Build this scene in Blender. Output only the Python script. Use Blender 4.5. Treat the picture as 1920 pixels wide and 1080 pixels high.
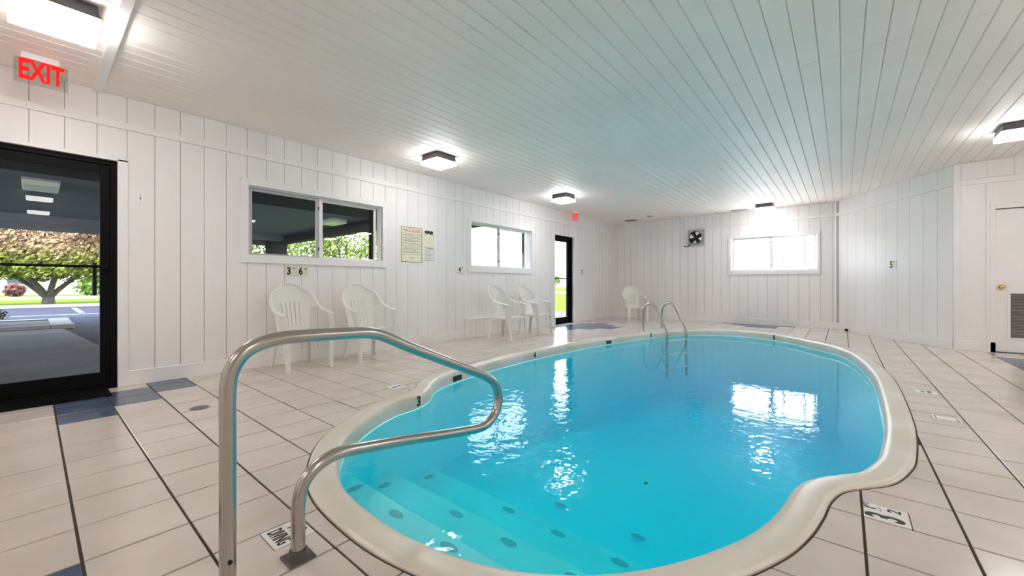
import bpy, math, random
from mathutils import Vector, Matrix
from mathutils.geometry import delaunay_2d_cdt
R = random.Random(7)
S = bpy.context.scene
COL = S.collection
for o in list(bpy.data.objects): bpy.data.objects.remove(o)

# ------------------------------------------------------------------ camera, world, sun, exposure
YAW = 0.6932
CAM_H = 0.9835
cd = bpy.data.cameras.new('camera'); cam = bpy.data.objects.new('camera', cd); COL.objects.link(cam)
cam.location = (0, 0, CAM_H); cam.rotation_euler = (math.pi/2, 0, YAW - math.pi/2)
cd.sensor_width = 36; cd.lens = 748.1/1920*36; cd.shift_y = -7.2/1920; cd.clip_start = .05; cd.clip_end = 600
S.camera = cam
S.view_settings.view_transform = 'Standard'; S.view_settings.look = 'None'
S.view_settings.gamma = 1; S.view_settings.use_curve_mapping = False
S.view_settings.exposure = 1.40
S.cycles.max_bounces = 16; S.cycles.diffuse_bounces = 12; S.cycles.transparent_max_bounces = 16
W = bpy.data.worlds.new('sky'); S.world = W; W.use_nodes = True
wn = W.node_tree.nodes; wl = W.node_tree.links
for n in list(wn): wn.remove(n)
wo = wn.new('ShaderNodeOutputWorld'); wb = wn.new('ShaderNodeBackground')
wc = wn.new('ShaderNodeTexCoord'); ws = wn.new('ShaderNodeSeparateXYZ'); wr = wn.new('ShaderNodeValToRGB')
wr.color_ramp.elements[0].position = 0.0; wr.color_ramp.elements[0].color = (.93, .95, 1, 1)
wr.color_ramp.elements[1].position = .8; wr.color_ramp.elements[1].color = (.62, .78, 1, 1)
wl.new(wc.outputs['Generated'], ws.inputs[0]); wl.new(ws.outputs[2], wr.inputs[0]); wl.new(wr.outputs[0], wb.inputs[0])
wb.inputs[1].default_value = 3.7
wl.new(wb.outputs[0], wo.inputs[0])
sd = bpy.data.lights.new('sun', 'SUN'); sd.energy = 5; sd.angle = .01; sd.color = (1, .95, .86)
so = bpy.data.objects.new('sun', sd); COL.objects.link(so); so.location = (0, -10, 20)
so.rotation_euler = Vector((-.45, -.55, .95)).to_track_quat('Z', 'Y').to_euler()
LAMP = 12.0      # strength of every ceiling light's lens
# ------------------------------------------------------------------ materials
def mat(name, col, rough=.5, metal=0, var=0, scale=3., col2=None, bump=0, bscale=30., spec=.5, emit=None, estr=0, stretch=(1, 1, 1), coat=0):
    m = bpy.data.materials.new(name); m.use_nodes = True
    nt = m.node_tree; b = nt.nodes['Principled BSDF']
    b.inputs['Roughness'].default_value = rough; b.inputs['Metallic'].default_value = metal
    b.inputs['Specular IOR Level'].default_value = spec
    b.inputs['Base Color'].default_value = (*col, 1)
    b.inputs['Coat Weight'].default_value = coat
    geo = nt.nodes.new('ShaderNodeNewGeometry'); mp = nt.nodes.new('ShaderNodeMapping'); mp.inputs['Scale'].default_value = stretch
    nt.links.new(geo.outputs['Position'], mp.inputs['Vector'])
    if var or col2:
        n = nt.nodes.new('ShaderNodeTexNoise'); n.inputs['Scale'].default_value = scale; n.inputs['Detail'].default_value = 4
        r = nt.nodes.new('ShaderNodeValToRGB'); c2 = col2 or tuple(c*(1-var) for c in col)
        r.color_ramp.elements[0].position = .35; r.color_ramp.elements[1].position = .68
        r.color_ramp.elements[0].color = (*c2, 1); r.color_ramp.elements[1].color = (*col, 1)
        nt.links.new(mp.outputs[0], n.inputs['Vector']); nt.links.new(n.outputs['Fac'], r.inputs[0]); nt.links.new(r.outputs[0], b.inputs['Base Color'])
    if bump:
        n2 = nt.nodes.new('ShaderNodeTexNoise'); n2.inputs['Scale'].default_value = bscale; n2.inputs['Detail'].default_value = 3
        bp = nt.nodes.new('ShaderNodeBump'); bp.inputs['Strength'].default_value = bump; bp.inputs['Distance'].default_value = .01
        nt.links.new(mp.outputs[0], n2.inputs['Vector']); nt.links.new(n2.outputs['Fac'], bp.inputs['Height']); nt.links.new(bp.outputs[0], b.inputs['Normal'])
    if emit:
        b.inputs['Emission Color'].default_value = (*emit, 1); b.inputs['Emission Strength'].default_value = estr
    return m
M = dict(
    wall=mat('white_wall_paint', (.89, .862, .855), .42, var=.07, scale=1.3, bump=.12, bscale=14, stretch=(1, 1, .25)),
    groove=mat('groove_shadow_paint', (.5, .48, .46), .7),
    ceil=mat('white_ceiling_paint', (.965, .875, .815), .50, var=.05, scale=1.2, bump=.1, bscale=10),
    trim=mat('white_trim_paint', (.88, .86, .85), .38, var=.04),
    tile=mat('beige_floor_tile', (.70, .625, .57), .18, col2=(.61, .54, .485), scale=2.6, bump=.05, bscale=7),
    blue=mat('slate_blue_tile', (.085, .125, .21), .22, var=.2, scale=6),
    grout=mat('dark_brown_grout', (.075, .055, .045), .85, var=.3, scale=8),
    coping=mat('cream_fibreglass_coping', (.78, .74, .665), .3, col2=(.66, .60, .49), scale=2.2, bump=.04, bscale=8),
    shell=mat('blue_pool_shell', (.24, .87, .96), .6, var=.03, scale=1.5),
    steppaint=mat('pale_step_paint', (.42, .89, .96), .6, var=.08, scale=2.5),
    grip=mat('blue_grey_step_grip', (.22, .52, .60), .7),
    black=mat('black_aluminium', (.003, .003, .003), .5, spec=.12),
    rubber=mat('black_rubber_mat', (.004, .004, .004), .6, spec=.1, bump=.3, bscale=120),
    steel=mat('brushed_stainless_steel', (.47, .445, .415), .22, metal=1, bump=.015, bscale=50),
    darkmetal=mat('dark_fan_metal', (.05, .05, .05), .3, metal=.8),
    bronze=mat('grey_bronze_housing', (.085, .075, .075), .4, var=.15),
    plastic=mat('white_resin_plastic', (.80, .79, .745), .3, var=.03),
    alum=mat('grey_aluminium_sash', (.50, .50, .51), .4, metal=.4),
    brass=mat('polished_brass', (.80, .58, .20), .2, metal=1),
    paper=mat('cream_sign_board', (.83, .81, .62), .5),
    ptile=mat('pale_green_number_tile', (.72, .74, .58), .35),
    wtile=mat('white_number_tile', (.80, .79, .76), .3),
    ink=mat('black_ink', (.012, .012, .012), .5),
    navy=mat('navy_ink', (.05, .07, .16), .5),
    greyink=mat('grey_ink', (.25, .24, .23), .6),
    redink=mat('red_ink', (.55, .06, .06), .5),
    lens=mat('lit_lamp_lens', (1, 1, 1), .3, emit=(1, .985, .965), estr=LAMP),
    exitred=mat('lit_red_letters', (.35, .0, .0), .5, spec=.1, emit=(1, .01, .008), estr=.62),
    acrylic=mat('clear_green_sign_acrylic', (.60, .62, .54), .15),
    vent=mat('grey_vent_slats', (.40, .38, .38), .5),
    pvent=mat('dark_grille', (.09, .09, .10), .5),
    concrete=mat('outdoor_concrete', (.14, .145, .16), .8, spec=.15, var=.3, scale=1.2),
    kerb=mat('white_painted_kerb', (.25, .24, .225), .8, var=.1),
    asphalt=mat('asphalt', (.036, .038, .058), .8, spec=.05, var=.15, scale=2),
    paint=mat('white_road_paint', (.22, .22, .23), .7),
    mulch=mat('dark_mulch', (.07, .06, .07), .9, var=.5, scale=14, bump=.6, bscale=25),
    grass=mat('lawn_grass', (.10, .15, .010), .9, spec=.02, col2=(.07, .115, .007), scale=.5, bump=.4, bscale=30),
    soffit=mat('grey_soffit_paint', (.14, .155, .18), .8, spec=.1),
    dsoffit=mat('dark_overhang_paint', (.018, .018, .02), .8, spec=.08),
    bark=mat('grey_bark', (.10, .09, .075), .9, var=.4, scale=8, bump=.4),
    leafg=mat('spring_green_leaves', (.16, .21, .02), .8, spec=.1, col2=(.05, .08, .012), scale=1.2),
    leafd=mat('bush_green_leaves', (.12, .19, .025), .8, spec=.1, col2=(.04, .075, .012), scale=3),
    leafr=mat('red_shrub_leaves', (.16, .05, .045), .7, var=.4, scale=3),
    leafp=mat('purple_flowers', (.10, .04, .16), .7, var=.4, scale=6),
    stucco=mat('white_building_stucco', (.30, .28, .28), .8),
    roof=mat('grey_shingle_roof', (.30, .28, .28), .9, var=.2, scale=3),
    glassdark=mat('dark_window_glass', (.05, .06, .07), .1),
    cord=mat('black_cord', (.02, .02, .02), .5),
    caulk=mat('stained_sealant', (.10, .08, .06), .8, var=.4, scale=5),
)
# leaves that turn from green below to pinkish tan at the top of the crown
def crown_mat():
    m = bpy.data.materials.new('tan_topped_leaves'); m.use_nodes = True; nt = m.node_tree; b = nt.nodes['Principled BSDF']
    g = nt.nodes.new('ShaderNodeNewGeometry'); s = nt.nodes.new('ShaderNodeSeparateXYZ'); n = nt.nodes.new('ShaderNodeTexNoise'); n.inputs['Scale'].default_value = .9
    mr = nt.nodes.new('ShaderNodeMapRange'); mr.inputs[1].default_value = 1.2; mr.inputs[2].default_value = 3.6
    ad = nt.nodes.new('ShaderNodeMath'); ad.operation = 'MULTIPLY_ADD'; ad.inputs[1].default_value = 1.2; ad.inputs[2].default_value = -.6
    a2 = nt.nodes.new('ShaderNodeMath'); a2.operation = 'ADD'
    r = nt.nodes.new('ShaderNodeValToRGB'); r.color_ramp.elements[0].color = (.125, .155, .022, 1); r.color_ramp.elements[1].color = (.26, .165, .095, 1)
    r.color_ramp.elements[0].position = .3; r.color_ramp.elements[1].position = .75
    nt.links.new(g.outputs['Position'], s.inputs[0]); nt.links.new(s.outputs[2], mr.inputs[0]); nt.links.new(g.outputs['Position'], n.inputs['Vector'])
    nt.links.new(n.outputs['Fac'], ad.inputs[0]); nt.links.new(ad.outputs[0], a2.inputs[0]); nt.links.new(mr.outputs[0], a2.inputs[1])
    nt.links.new(a2.outputs[0], r.inputs[0]); nt.links.new(r.outputs[0], b.inputs['Base Color']); b.inputs['Roughness'].default_value = .8; b.inputs['Specular IOR Level'].default_value = .1
    return m
M['crown'] = crown_mat()
def glass_mat(name, tint=(.97, .985, .98), f0=1.45):
    m = bpy.data.materials.new(name); m.use_nodes = True; nt = m.node_tree
    for n in list(nt.nodes): nt.nodes.remove(n)
    o = nt.nodes.new('ShaderNodeOutputMaterial'); mx = nt.nodes.new('ShaderNodeMixShader'); t = nt.nodes.new('ShaderNodeBsdfTransparent'); g = nt.nodes.new('ShaderNodeBsdfGlossy'); f = nt.nodes.new('ShaderNodeFresnel')
    f.inputs['IOR'].default_value = f0; t.inputs[0].default_value = (*tint, 1); g.inputs['Roughness'].default_value = .01
    gb = nt.nodes.new('ShaderNodeNewGeometry'); m1 = nt.nodes.new('ShaderNodeMath'); m1.operation = 'MULTIPLY_ADD'; m1.inputs[1].default_value = -2; m1.inputs[2].default_value = 1
    m2 = nt.nodes.new('ShaderNodeMath'); m2.operation = 'POWER'; m2.inputs[0].default_value = f0      # same reflectance from both sides of the thin sheet
    nt.links.new(gb.outputs['Backfacing'], m1.inputs[0]); nt.links.new(m1.outputs[0], m2.inputs[1]); nt.links.new(m2.outputs[0], f.inputs['IOR'])
    nt.links.new(f.outputs[0], mx.inputs[0]); nt.links.new(t.outputs[0], mx.inputs[1]); nt.links.new(g.outputs[0], mx.inputs[2]); nt.links.new(mx.outputs[0], o.inputs[0])
    return m
M['glass'] = glass_mat('window_glass', f0=1.28)
def water_mat():
    m = glass_mat('pool_water', (1, 1, 1), 1.24); nt = m.node_tree
    f = [n for n in nt.nodes if n.type == 'FRESNEL'][0]; g = [n for n in nt.nodes if n.type == 'BSDF_GLOSSY'][0]; o = [n for n in nt.nodes if n.type == 'OUTPUT_MATERIAL'][0]
    g.inputs['Roughness'].default_value = 0.0
    geo = nt.nodes.new('ShaderNodeNewGeometry'); mp = nt.nodes.new('ShaderNodeMapping'); mp.inputs['Scale'].default_value = (1, 1, 0)
    n1 = nt.nodes.new('ShaderNodeTexNoise'); n1.inputs['Scale'].default_value = 9; n1.inputs['Detail'].default_value = 2.5
    # ripples come in patches: livelier near the return jet by the steps, calm at the deep end
    n2 = nt.nodes.new('ShaderNodeTexNoise'); n2.inputs['Scale'].default_value = 1.1
    d = nt.nodes.new('ShaderNodeVectorMath'); d.operation = 'DISTANCE'; d.inputs[1].default_value = (2.6, 2.0, 0)
    mr = nt.nodes.new('ShaderNodeMapRange'); mr.inputs[1].default_value = .9; mr.inputs[2].default_value = 3.0; mr.inputs[3].default_value = 1; mr.inputs[4].default_value = .035
    mu = nt.nodes.new('ShaderNodeMath'); mu.operation = 'MULTIPLY'
    bp = nt.nodes.new('ShaderNodeBump'); bp.inputs['Distance'].default_value = .006; bp.inputs['Strength'].default_value = 1
    nt.links.new(geo.outputs['Position'], mp.inputs[0]); nt.links.new(mp.outputs[0], n1.inputs['Vector']); nt.links.new(mp.outputs[0], d.inputs[0])
    nt.links.new(d.outputs['Value'], mr.inputs[0]); nt.links.new(n1.outputs['Fac'], mu.inputs[0]); nt.links.new(mr.outputs[0], mu.inputs[1])
    nt.links.new(mu.outputs[0], bp.inputs['Height']); nt.links.new(bp.outputs[0], f.inputs['Normal']); nt.links.new(bp.outputs[0], g.inputs['Normal'])
    va = nt.nodes.new('ShaderNodeVolumeAbsorption'); va.inputs[0].default_value = (.0, .962, .997, 1); va.inputs[1].default_value = 1.5
    nt.links.new(va.outputs[0], o.inputs['Volume'])
    return m
M['water'] = water_mat()
def acrylic():
    m = glass_mat('clear_sign_acrylic', (.80, .84, .80), 1.3); return m
M['acrylic'] = acrylic()

# ------------------------------------------------------------------ mesh helpers
class MB:
    def __init__(s): s.v = []; s.f = []
    def add(s, vs, fs):
        k = len(s.v); s.v += [tuple(v) for v in vs]; s.f += [tuple(i+k for i in f) for f in fs]; return s
    def box(s, x0, x1, y0, y1, z0, z1):
        return s.add([(x0, y0, z0), (x1, y0, z0), (x1, y1, z0), (x0, y1, z0), (x0, y0, z1), (x1, y0, z1), (x1, y1, z1), (x0, y1, z1)],
                     [(3, 2, 1, 0), (4, 5, 6, 7), (0, 1, 5, 4), (1, 2, 6, 5), (2, 3, 7, 6), (3, 0, 4, 7)])
    def prism(s, poly, z0, z1):      # poly counter-clockwise in xy
        n = len(poly); return s.add([(x, y, z0) for x, y in poly]+[(x, y, z1) for x, y in poly],
            [tuple(range(n-1, -1, -1)), tuple(range(n, 2*n))]+[(i, (i+1) % n, n+(i+1) % n, n+i) for i in range(n)])
    def loft(s, rings, cap=True, closed=True):
        n = len(rings[0]); vs = [p for r in rings for p in r]; fs = []
        for i in range(len(rings)-1):
            for j in range(n if closed else n-1):
                fs.append((i*n+j, i*n+(j+1) % n, (i+1)*n+(j+1) % n, (i+1)*n+j))
        if cap: fs += [tuple(range(n-1, -1, -1)), tuple((len(rings)-1)*n+j for j in range(n))]
        return s.add(vs, fs)
    def tube(s, pts, r, n=14, cap=True, flat=None):
        pts = [Vector(p) for p in pts]; rings = []; up = None
        for i, p in enumerate(pts):
            t = (pts[min(i+1, len(pts)-1)]-pts[max(i-1, 0)]).normalized()
            if up is None: up = Vector((0, 0, 1)) if abs(t.z) < .9 else Vector((0, 1, 0))
            a = (up-t*up.dot(t)).normalized(); b = t.cross(a); up = a
            ri = r[i] if isinstance(r, (list, tuple)) else r
            fl = flat or 1
            rings.append([p+a*math.cos(q*2*math.pi/n)*ri+b*math.sin(q*2*math.pi/n)*ri*fl for q in range(n)])
        return s.loft(rings, cap)
    def cyl(s, c, r, z0, z1, n=20, r2=None):
        r2 = r if r2 is None else r2
        return s.loft([[(c[0]+r*math.cos(a*2*math.pi/n), c[1]+r*math.sin(a*2*math.pi/n), z0) for a in range(n)],
                       [(c[0]+r2*math.cos(a*2*math.pi/n), c[1]+r2*math.sin(a*2*math.pi/n), z1) for a in range(n)]])
    def ball(s, c, r, n=12, m=8, sc=(1, 1, 1)):
        return s.loft([[(c[0]+sc[0]*r*math.sin(math.pi*(i+.02)/(m+.04))*math.cos(j*2*math.pi/n), c[1]+sc[1]*r*math.sin(math.pi*(i+.02)/(m+.04))*math.sin(j*2*math.pi/n), c[2]-sc[2]*r*math.cos(math.pi*i/m)) for j in range(n)] for i in range(m+1)])
    def xf(s, mt):
        s.v = [tuple(mt @ Vector(v)) for v in s.v]; return s
    def mesh(s, name, m, smooth=False):
        me = bpy.data.meshes.new(name); me.from_pydata(s.v, [], s.f); me.materials.append(m)
        if smooth:
            me.polygons.foreach_set('use_smooth', [True]*len(me.polygons))
            me.set_sharp_from_angle(angle=math.radians(40))
        me.update(); return me
    def build(s, name, m, parent=None, smooth=False, bevel=0, **props):
        o = bpy.data.objects.new(name, s.mesh(name, m, smooth)); COL.objects.link(o)
        if parent: o.parent = parent
        if bevel:
            b = o.modifiers.new('bevel', 'BEVEL'); b.width = bevel; b.segments = 2; b.limit_method = 'ANGLE'
        for k, v in props.items(): o[k] = v
        return o
def inst(name, me, parent, loc=(0, 0, 0), rot=(0, 0, 0)):
    o = bpy.data.objects.new(name, me); COL.objects.link(o); o.parent = parent; o.location = loc; o.rotation_euler = rot; return o
def tag(o, label, cat, group=None):
    o['label'] = label; o['category'] = cat
    if group: o['group'] = group
    return o
def empty(name, loc=(0, 0, 0), rz=0, **props):
    o = bpy.data.objects.new(name, None); COL.objects.link(o); o.location = loc; o.rotation_euler = (0, 0, rz); o.empty_display_size = .1
    for k, v in props.items(): o[k] = v
    return o
def thing(name, label, cat, loc=(0, 0, 0), rz=0, group=None): return tag(empty(name, loc, rz), label, cat, group)
def copy_tree(o, parent=None, first=True):
    c = o.copy(); COL.objects.link(c)
    if not first: c.parent = parent
    for ch in list(o.children): copy_tree(ch, c, False)
    return c
def text(name, body, size, loc, rot, m, parent, ext=.0012, bold=0.0, sx=1.0, align='CENTER', space=1.0):
    c = bpy.data.curves.new(name, 'FONT'); c.body = body; c.size = size; c.extrude = ext; c.offset = bold; c.align_x = align; c.align_y = 'CENTER'; c.resolution_u = 3; c.space_character = space
    t = bpy.data.objects.new('tmp', c); COL.objects.link(t); bpy.context.view_layer.update()
    me = bpy.data.meshes.new_from_object(t.evaluated_get(bpy.context.evaluated_depsgraph_get())); me.name = name
    bpy.data.objects.remove(t); bpy.data.curves.remove(c); me.materials.clear(); me.materials.append(m)
    o = bpy.data.objects.new(name, me); COL.objects.link(o); o.parent = parent; o.location = loc; o.rotation_euler = rot; o.scale = (sx, 1, 1); return o
def catmull(P, k, closed=False):
    out = []; n = len(P); rng = range(n) if closed else range(n-1)
    for i in rng:
        g = (lambda j: Vector(P[j % n])) if closed else (lambda j: Vector(P[max(0, min(n-1, j))]))
        a, b, c, d = g(i-1), g(i), g(i+1), g(i+2)
        for q in range(k):
            t = q/k; out.append(.5*((2*b)+(c-a)*t+(2*a-5*b+4*c-d)*t*t+(3*b-a-3*c+d)*t**3))
    if not closed: out.append(Vector(P[-1]))
    return out
def inpoly(x, y, P):
    c = False; j = len(P)-1
    for i in range(len(P)):
        xi, yi = P[i][0], P[i][1]; xj, yj = P[j][0], P[j][1]
        if (yi > y) != (yj > y) and x < (xj-xi)*(y-yi)/(yj-yi)+xi: c = not c
        j = i
    return c
def cut(rect, holes):
    out = [rect]
    for h in holes:
        nxt = []
        for (a, b, c, d) in out:
            e, f, g, i = h
            if e >= b or f <= a or g >= d or i <= c: nxt.append((a, b, c, d)); continue
            if e > a: nxt.append((a, e, c, d))
            if f < b: nxt.append((f, b, c, d))
            m0, m1 = max(a, e), min(b, f)
            if g > c: nxt.append((m0, m1, c, g))
            if i < d: nxt.append((m0, m1, i, d))
        out = nxt
    return [r for r in out if r[1]-r[0] > .004 and r[3]-r[2] > .004]
FX, FY = math.cos(YAW), math.sin(YAW)
def screen(x, y, z=0):
    d = x*FX+y*FY
    if d < .2: return None
    return 960+748.1*(x*FY-y*FX)/d, 532.8-748.1*(z-CAM_H)/d, d

# ------------------------------------------------------------------ room dimensions (metres)
YL = 5.33; XF = 11.295; HC = 2.787; XB = -3.6; YR = -4.6; XA = 8.90
DA = Vector((XF, .13)); DB = Vector((XA, -1.28))           # diagonal wall from the far wall to the alcove wall
ROOM = [(XB, YR), (XA, YR), (XA, -1.28), (XF, .13), (XF, YL), (XB, YL)]
OUT = [(.79, 1.50), (.83, 1.91), (.98, 2.27), (1.20, 2.57), (1.55, 2.83), (1.87, 2.975), (2.13, 3.01), (2.29, 3.09), (2.45, 3.236), (2.74, 3.389),
       (3.2, 3.48), (3.9, 3.555), (4.5, 3.58), (5.25, 3.555), (6.0, 3.485), (6.8, 3.37), (7.5, 3.24), (8.1, 3.08), (8.62, 2.86), (9.06, 2.55), (9.38, 2.16),
       (9.54, 1.70), (9.46, 1.29), (9.24, .93), (8.92, .60), (8.50, .31), (8.20, .09), (7.93, -.06), (7.5, -.20), (6.84, -.305), (6.0, -.385), (5.3, -.405),
       (4.5, -.395), (3.78, -.37), (3.17, -.312), (2.92, -.262), (2.70, -.185), (2.56, -.08), (2.45, .0), (2.30, .045), (2.117, .068), (1.92, .104),
       (1.72, .165), (1.48, .28), (1.25, .43), (1.05, .63), (.90, .88), (.815, 1.18)]
LOOP = [(p.x, p.y) for p in catmull([(x, y, 0) for x, y in OUT], 5, True)]      # runs clockwise seen from above
def offset(L, d):      # inward for d > 0
    n = len(L); out = []
    for i in range(n):
        a = L[i-1]; b = L[(i+1) % n]; tx, ty = b[0]-a[0], b[1]-a[1]; l = math.hypot(tx, ty)
        out.append((L[i][0]+ty/l*d, L[i][1]-tx/l*d))
    return out

# ------------------------------------------------------------------ floor: slab of grout, tiles one by one
def region(polys_edges, keep):
    vs = []; es = []
    for P in polys_edges:
        k = len(vs); vs += [Vector(p) for p in P]; es += [(k+i, k+(i+1) % len(P)) for i in range(len(P))]
    v, e, f, *_ = delaunay_2d_cdt(vs, es, [], 0, 1e-6)
    fs = [t for t in f if keep(sum(v[i].x for i in t)/3, sum(v[i].y for i in t)/3)]
    used = sorted({a for t in fs for a in t}); rem = {a: k for k, a in enumerate(used)}
    return [v[a] for a in used], [tuple(rem[a] for a in t) for t in fs]
floor = empty('floor', kind='structure')
v, fs = region([ROOM, LOOP], lambda x, y: inpoly(x, y, ROOM) and not inpoly(x, y, LOOP))
mb = MB(); mb.add([(p.x, p.y, -.006) for p in v], fs); mb.build('grout', M['grout'], floor)
T = .305; GX = .1145; GY = -.0626; GAP = .0048; TOPZ = 0.0; TH = .006
HOLE = offset(LOOP, -.009)
def tile_mesh(poly_v, poly_f, name, m):
    cnt = {}
    for t in poly_f:
        for i in range(len(t)):
            a, b = t[i], t[(i+1) % len(t)]; cnt[(a, b)] = 1
    mbb = MB(); n = len(poly_v)
    faces = list(poly_f)+[(a, a+n, b+n, b) for (a, b) in cnt if (b, a) not in cnt]
    mbb.add([(p[0], p[1], TOPZ) for p in poly_v]+[(p[0], p[1], TOPZ-TH) for p in poly_v], faces)
    return mbb.mesh(name, m)
def full_tile(m, w=T-2*GAP):
    h = w/2; c = .0015
    b = MB(); b.add([(-h, -h, -TH), (h, -h, -TH), (h, h, -TH), (-h, h, -TH), (-h, -h, -c), (h, -h, -c), (h, h, -c), (-h, h, -c), (-h+c, -h+c, 0), (h-c, -h+c, 0), (h-c, h-c, 0), (-h+c, h-c, 0)],
                   [(0, 1, 5, 4), (1, 2, 6, 5), (2, 3, 7, 6), (3, 0, 4, 7), (4, 5, 9, 8), (5, 6, 10, 9), (6, 7, 11, 10), (7, 4, 8, 11), (8, 9, 10, 11)]); return b
fullA = full_tile(M['tile']).mesh('tile', M['tile']); fullB = full_tile(M['blue']).mesh('tile', M['blue'])
BLUE = {(1, 15), (1, 16), (2, 16), (2, 17), (0, 14), (0, 15), (0, 16), (-1, 6), (-2, 15), (-3, 16),
        (24, 15), (25, 15), (26, 15), (27, 15), (28, 15), (25, 14), (26, 14), (27, 14), (28, 14), (26, 13), (27, 13), (25, 16), (26, 16), (27, 16), (28, 16), (24, 16), (29, 15),
        (36, 3), (36, 4), (36, 5), (36, 6), (36, 7), (35, 4), (35, 5), (35, 6), (34, 5), (34, 4), (23, -6), (24, -6), (24, -7), (25, -6), (25, -7), (26, -6)}
# smaller tiles carry the printed depth and no-diving marks: (x0, x1, y0, y1)
MARK = [(2.2545, 2.405, -.212, -.0675), (.574, .7195, 1.6140, 1.7625), (2.160, 2.311, 3.226, 3.377), (5.14, 5.29, -.653, -.507), (4.205, 4.355, -.653, -.507)]
cells = []
for i in range(int((XB-GX)/T)-2, int((XF-GX)/T)+2):
    for j in range(int((YR-GY)/T)-2, int((YL-GY)/T)+2):
        x0 = GX+i*T+GAP; x1 = GX+(i+1)*T-GAP; y0 = GY+j*T+GAP; y1 = GY+(j+1)*T-GAP
        cx, cy = (x0+x1)/2, (y0+y1)/2
        pts = [(x0, y0), (x1, y0), (x1, y1), (x0, y1)]
        near = min(math.hypot(px-cx, py-cy) for px, py in HOLE) < .27
        inr = [inpoly(a, b, ROOM) for a, b in pts]; inh = [inpoly(a, b, HOLE) for a, b in pts]
        if not any(inr): continue
        if all(inh) and not near: continue
        marks = [q for q in MARK if q[0] < x1 and q[1] > x0 and q[2] < y1 and q[3] > y0]
        polys = []
        if near: polys.append(HOLE)
        if not all(inr): polys.append(ROOM)
        g = .004
        MK = [[(q[0]-g, q[2]-g), (q[1]+g, q[2]-g), (q[1]+g, q[3]+g), (q[0]-g, q[3]+g)] for q in marks]
        if not polys and not MK:
            cells.append((i, j, cx, cy, None)); continue
        v, fs = region([pts]+polys+MK, lambda x, y: x0 < x < x1 and y0 < y < y1 and not inpoly(x, y, HOLE) and inpoly(x, y, ROOM) and not any(inpoly(x, y, k) for k in MK))
        if not fs: continue
        used = sorted({a for t in fs for a in t}); rem = {a: k for k, a in enumerate(used)}
        area = sum(abs((v[t[1]]-v[t[0]]).cross(v[t[2]]-v[t[0]]))/2 for t in fs)
        if area < .0006: continue
        cells.append((i, j, cx, cy, ([(v[a].x, v[a].y) for a in used], [tuple(rem[a] for a in t) for t in fs])))
def rank(c):
    s = screen(c[2], c[3])
    if not s or not (-30 < s[0] < 1950 and s[1] < 1110): return 0
    return 1/s[2]**3
cells.sort(key=rank, reverse=True)
rest = MB(); restb = MB()
for k, (i, j, cx, cy, piece) in enumerate(cells):
    blue = (i, j) in BLUE; m = M['blue'] if blue else M['tile']
    vis = rank((i, j, cx, cy)) > 0
    if k < 292 and vis:
        dz = R.uniform(-.0007, .0007)
        if piece is None:
            inst('tile', fullB if blue else fullA, floor, (cx, cy, dz), (R.uniform(-.0012, .0012), R.uniform(-.0012, .0012), 0))
        else:
            o = bpy.data.objects.new('tile', tile_mesh(*piece, 'tile', m)); COL.objects.link(o); o.parent = floor
    else:
        tgt = restb if blue else rest
        if piece is None:
            b = full_tile(m); tgt.add([(x+cx, y+cy, z) for x, y, z in b.v], b.f)
        else:
            me = tile_mesh(*piece, 't', m); tgt.add([q.co for q in me.vertices], [tuple(p.vertices) for p in me.polygons]); bpy.data.meshes.remove(me)
rest.build('distant_tiles', M['tile'], floor, kind='stuff')
restb.build('distant_blue_tiles', M['blue'], floor, kind='stuff', label='distant slate blue accent tiles')
# marker tiles with their lettering (parts of the floor)
def marker(k, lab):
    q = MARK[k]; o = MB().box(q[0], q[1], q[2], q[3], -.006, .0008).build('marker_tile', M['wtile'], floor, label=lab); return o, (q[0]+q[1])/2, (q[2]+q[3])/2
o, cx, cy = marker(0, 'white depth tile reading 3 1/2 FT')
text('numeral', '3', .17, (cx-.035, cy, .0015), (0, 0, 0), M['ink'], o, .0006, .004, .62)
text('numeral', '1', .058, (cx+.028, cy+.048, .0015), (0, 0, 0), M['ink'], o, .0006, .001)
text('numeral', '2', .062, (cx+.045, cy-.03, .0015), (0, 0, 0), M['ink'], o, .0006, .001)
text('lettering', 'FT', .028, (cx+.055, cy+.06, .0015), (0, 0, 0), M['ink'], o, .0006)
MB().add([(cx+.016, cy+.012, .0017), (cx+.058, cy+.022, .0017), (cx+.058, cy+.025, .0017), (cx+.016, cy+.015, .0017)], [(0, 1, 2, 3)]).build('fraction_bar', M['ink'], o)
o, cx, cy = marker(1, 'white tile reading NO DIVING')
text('lettering', 'DIVING', .075, (cx-.033, cy, .0015), (0, 0, -math.pi/2), M['ink'], o, .0006, .0012, .46)
text('lettering', 'NO', .075, (cx+.034, cy, .0015), (0, 0, -math.pi/2), M['ink'], o, .0006, .0012, .62)
o, cx, cy = marker(2, 'white depth tile lettered 3 FT')
text('lettering', '3 FT', .075, (cx, cy, .0015), (0, 0, math.pi), M['ink'], o, .0006, .001, .8)
o, cx, cy = marker(3, 'white tile reading NO DIVING'); text('lettering', 'NO\nDIVING', .042, (cx, cy, .0015), (0, 0, 0), M['greyink'], o, .0006, 0, .8)
o, cx, cy = marker(4, 'white tile with a framed symbol')
fr = MB()
for r in cut((cx-.06, cx+.06, cy-.06, cy+.06), [(cx-.052, cx+.052, cy-.052, cy+.052)]): fr.box(r[0], r[1], r[2], r[3], .0008, .0016)
fr.build('printed_frame', M['greyink'], o)
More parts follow.
